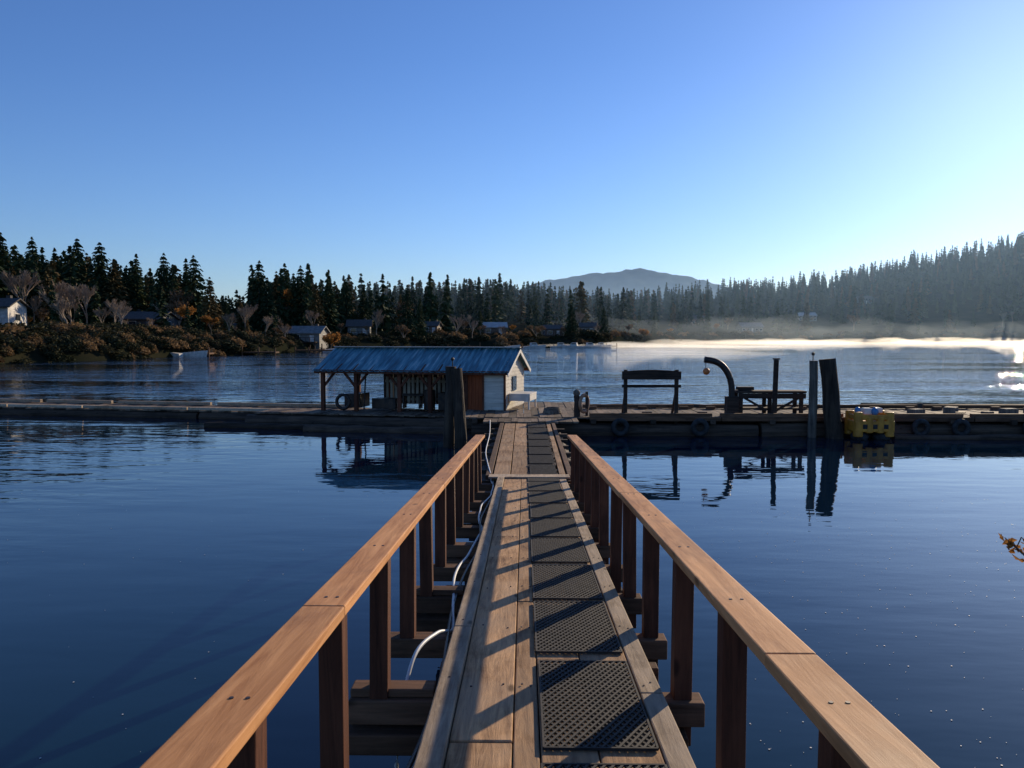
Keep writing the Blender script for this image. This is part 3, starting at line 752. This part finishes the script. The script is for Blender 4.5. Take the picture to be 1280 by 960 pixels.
# ------------------------------------------------------------------ dock furniture
def piling(parts,mt,cap=None):
    e=empty('wooden_piling');b=MB()
    for p,q,r0,r1 in parts: b.cyl(p,q,r0,r1,n=16,wob=.025,seg=9)
    b.obj('trunk',mt,e)
    if cap:
        b=MB();b.cyl(cap,(cap[0],cap[1],cap[2]+.16),.015,n=6);b.ball((cap[0],cap[1],cap[2]+.2),.05);b.obj('cap_light',M_steel,e)
piling([((-2.08,20.8,-2),(-2.0,20.9,2.2),.17,.15)],M_pile,(-1.95,20.9,2.2))
piling([((-1.58,20.6,-2),(-1.84,20.8,2.15),.18,.15)],M_pile)
piling([((8.65,23.0,-2),(8.62,23.0,2.3),.13,.12)],M_pile2,(8.6,23,2.3))
piling([((9.42,22.75,-2),(9.0,22.95,2.35),.27,.23)],M_pile)
e=empty('wooden_bench_swing_frame');b=MB()
for x in(3.12,4.68): b.beam((x,23.62,.35),(x,23.62,2.0),.11,.13,up=(0,1,0))
for x in(3.12,4.68): b.beam((x,24.3,.55),(x,23.7,1.3),.07,.08)
b.obj('uprights',M_dark,e,bevel=.01)
b=MB();n=12
for i in range(n):
    xa=3.0+1.8*i/n;xb=3.0+1.8*(i+1)/n
    ta=.05*math.sin(math.pi*i/n);tb=.05*math.sin(math.pi*(i+1)/n)
    b.hexa([(xa,23.5,1.70),(xb,23.5,1.70),(xb,23.56,1.70),(xa,23.56,1.70),(xa,23.5,1.95+ta),(xb,23.5,1.95+tb),(xb,23.56,1.95+tb),(xa,23.56,1.95+ta)],.4)
b.beam((3.0,23.53,1.50),(4.8,23.53,1.50),.06,.09)
b.obj('boards',M_dark,e)
e=empty('davit_crane')
pts=[(6.48,24,.5),(6.48,24,1.0),(6.47,24,1.45),(6.38,24,1.80),(6.2,24,2.08),(5.95,24,2.24),(5.62,24,2.30)]
b=MB();b.tube(catm(pts,6),.10,n=12);b.obj('arm',M_steel,e,smooth=True)
b=MB();b.box((6.48,24,.85),(.36,.34,.6));b.cyl((5.66,24,2.24),(5.66,24,2.0),.012,n=6);b.obj('base_and_line',M_dark,e,bevel=.02)
b=MB();b.ball((5.68,24,1.93),.11);b.obj('buoy',M_orange,e,smooth=True)
e=empty('dock_work_table');b=MB()
b.box((7.75,24.4,1.28),(2.15,.7,.07));b.box((7.75,24.05,1.16),(2.1,.05,.16));b.box((7.0,24.4,1.38),(.5,.3,.1))
for x in(6.8,7.7,8.68):
    for y in(24.12,24.68): b.box((x,y,.9),(.11,.11,.72))
b.box((7.75,24.4,.75),(1.95,.5,.05));b.obj('table',M_dark,e,bevel=.01)
b=MB();b.beam((6.9,24.1,1.1),(7.6,24.1,.7),.05,.07);b.beam((8.6,24.1,1.1),(7.9,24.1,.7),.05,.07);b.obj('braces',M_dark,e)
e=empty('mooring_post');b=MB();b.beam((7.72,23.75,.2),(7.76,23.75,2.3),.13,.13,up=(0,1,0));b.obj('post',M_dark,e,bevel=.015)
b=MB();b.box((7.76,23.75,2.33),(.17,.17,.05));b.obj('post_cap',M_steel,e)
e=empty('bollard_post');b=MB();b.cyl((1.62,23.6,.4),(1.62,23.6,1.2),.10,.09,n=12,wob=.02,seg=4);b.obj('post',M_dark,e)
b=MB();b.ball((1.62,23.6,1.28),.11);b.obj('knob',M_pile2,e,smooth=True)
e=empty('life_ring');b=MB();b.torus((1.86,23.72,.95),.26,.06,axis='X');b.v=[(1.86+(x-1.86)*.7+(y-23.72)*.55,23.72+(y-23.72)*.8-(x-1.86)*.3,z) for x,y,z in b.v];b.obj('ring',mottled('faded_orange_ring',(.3,.14,.07),(.42,.24,.14),4),e,smooth=True)
b=MB();b.beam((1.95,23.85,.5),(1.95,23.85,1.3),.08,.08,up=(0,1,0));b.obj('ring_stand',M_dark,e)
e=empty('yellow_plastic_float',(10.2,22.75,0));e.scale=(.82,.82,.95);b=MB()
b.box((0,0,.42),(1.38,1.0,.34))
for x in(-.55,.55):
    for y in(-.36,.36): b.cyl((x,y,.1),(x,y,.86),.17,.15,n=16)
for x in(-.18,.2): b.cyl((x,-.42,.22),(x,-.42,.72),.13,.13,n=14)
b.box((0,-.44,.70),(1.2,.06,.16));b.box((0,.44,.70),(1.2,.06,.16));b.box((-.62,0,.70),(.06,.9,.16));b.box((.62,0,.70),(.06,.9,.16))
b.obj('body',M_yel,e,bevel=.035)
b=MB()
for x in(-.38,.38): b.ball((x,-.1,.08),.3,sc=(1,1.2,.6))
b.obj('dark_pontoons',M_rubber,e,smooth=True)
b=MB();b.box((-.1,0,.86),(.3,.3,.2));b.box((.35,.1,.88),(.22,.3,.16));b.obj('white_box',M_white,e,bevel=.03)
b=MB();b.ball((.12,-.15,.86),.13);b.ball((-.42,.0,.88),.11);b.obj('blue_floats',M_bluep,e,smooth=True)
b=MB()
for x in(-.36,0,.38): b.box((x,-.505,.42),(.16,.02,.14))
b.obj('hand_holes',M_rubber,e,bevel=.02)
e=empty('coiled_rope');b=MB()
for k in range(5): b.torus((.9,24.5,.59+k*.035),.28-.01*k,.022,axis='Z')
b.obj('coils',M_pile2,e)
e=empty('mooring_cleats');b=MB()
for x in(3.8,5.5,10.9,13.4,16.5,19): b.box((x,23.7,.61),(.06,.06,.1));b.beam((x-.15,23.7,.68),(x+.15,23.7,.68),.05,.04)
b.obj('cleats',M_steel,e)

e=empty('shrub');b=MB();lf=MB()
rs=random.Random(3)
stem=catm([(3.2,1.9,-.3),(2.7,2.2,.8),(2.15,2.45,1.75),(1.85,2.5,2.12),(1.66,2.5,2.27),(1.585,2.5,2.335)],6)
b.tube(stem,[.012-.0095*i/(len(stem)-1) for i in range(len(stem))],n=6)
def leaf(c,s):
    u=Vector([rs.uniform(-1,1) for _ in range(3)]).normalized();v_=u.cross(Vector([rs.uniform(-1,1) for _ in range(3)])).normalized();n_=u.cross(v_)*s*.2
    lf.add([c,c+u*s*.5+v_*s*.32+n_,c+u*s*1.1,c+u*s*.5-v_*s*.32+n_],[(0,1,2,3)],rs.random())
for i in range(8,len(stem)):
    p=stem[i]
    for _ in range(2):
        d=Vector((rs.uniform(-1,.6),rs.uniform(-1,1),rs.uniform(-.4,.9))).normalized()*rs.uniform(.03,.07)
        if i>len(stem)-8: d*=.6
        b.tube([p,p+d*.6,p+d],.0018,n=4);leaf(p+d,rs.uniform(.022,.034));leaf(p+d*.6,rs.uniform(.018,.028))
b.obj('branches',M_bark,e);lf.obj('leaves',F_or,e)
b=MB()
for _ in range(560):
    y=random.uniform(3.2,15);x=random.uniform(.14*y+.9,.72*y) if random.random()<.9 else random.uniform(-.7*y,-1.2)
    s_=random.uniform(.002,.008)
    if random.random()<.3: s_*=.6
    b.cyl((x,y,.003),(x,y,.006),s_,n=6)
b.obj('floating_specks',mat('speck_foam',(.6,.6,.58),.6))

# ------------------------------------------------------------------ haze and mist (real volumes)
def vol(name,dens,g,col=(1,1,1)):
    m=bpy.data.materials.new(name);m.use_nodes=True;nt=m.node_tree
    for n in list(nt.nodes):
        if n.type!='OUTPUT_MATERIAL': nt.nodes.remove(n)
    v=nt.nodes.new('ShaderNodeVolumeScatter');v.inputs['Density'].default_value=dens;v.inputs['Anisotropy'].default_value=g;v.inputs['Color'].default_value=(*col,1)
    nt.links.new(v.outputs[0],[n for n in nt.nodes if n.type=='OUTPUT_MATERIAL'][0].inputs['Volume']);return m
b=MB();b.box((0,840,45),(5000,1200,88.6));b.obj('haze',vol('haze_air',.00042,.35,(.42,.68,1)))
e=empty('mist')
MV=vol('mist_vapour',.026,.65,(.92,.97,1));MV2=vol('high_mist_vapour',.0016,.5,(.7,.86,1))
def wisp(px,frac,z,sx,sy,sz,mm,i):
    a=float(AZP(px));Y=float(shore(a))*math.cos(a)*frac
    b=MB();b.ball((0,0,0),1,n=22,m=10)
    b.v=[(x*(1+.25*math.sin(3*y+i)),y,z_*(1+.4*math.sin(7*x+i*2)+.25*math.sin(13*x+i))) for x,y,z_ in b.v]
    o=b.obj('wisp',mm,e,smooth=True);o.location=(P(px,Y),Y,z);o.scale=(sx,sy,sz*(Y/300))
for i in range(13):
    px=765+i*52+random.uniform(-15,15);wisp(px,.96,.5,random.uniform(20,34),12,random.uniform(.7,1.5),MV,i)
for i in range(9):
    wisp(random.uniform(740,1400),random.uniform(.55,.85),random.uniform(.3,.8),random.uniform(15,40),random.uniform(8,16),random.uniform(.4,1.0),MV,i+20)
for i,px in enumerate((830,960,1090,1210,1330)):
    wisp(px,1.0,5,random.uniform(45,60),30,random.uniform(4,6),MV2,i+40)
print('objects',len(bpy.data.objects))
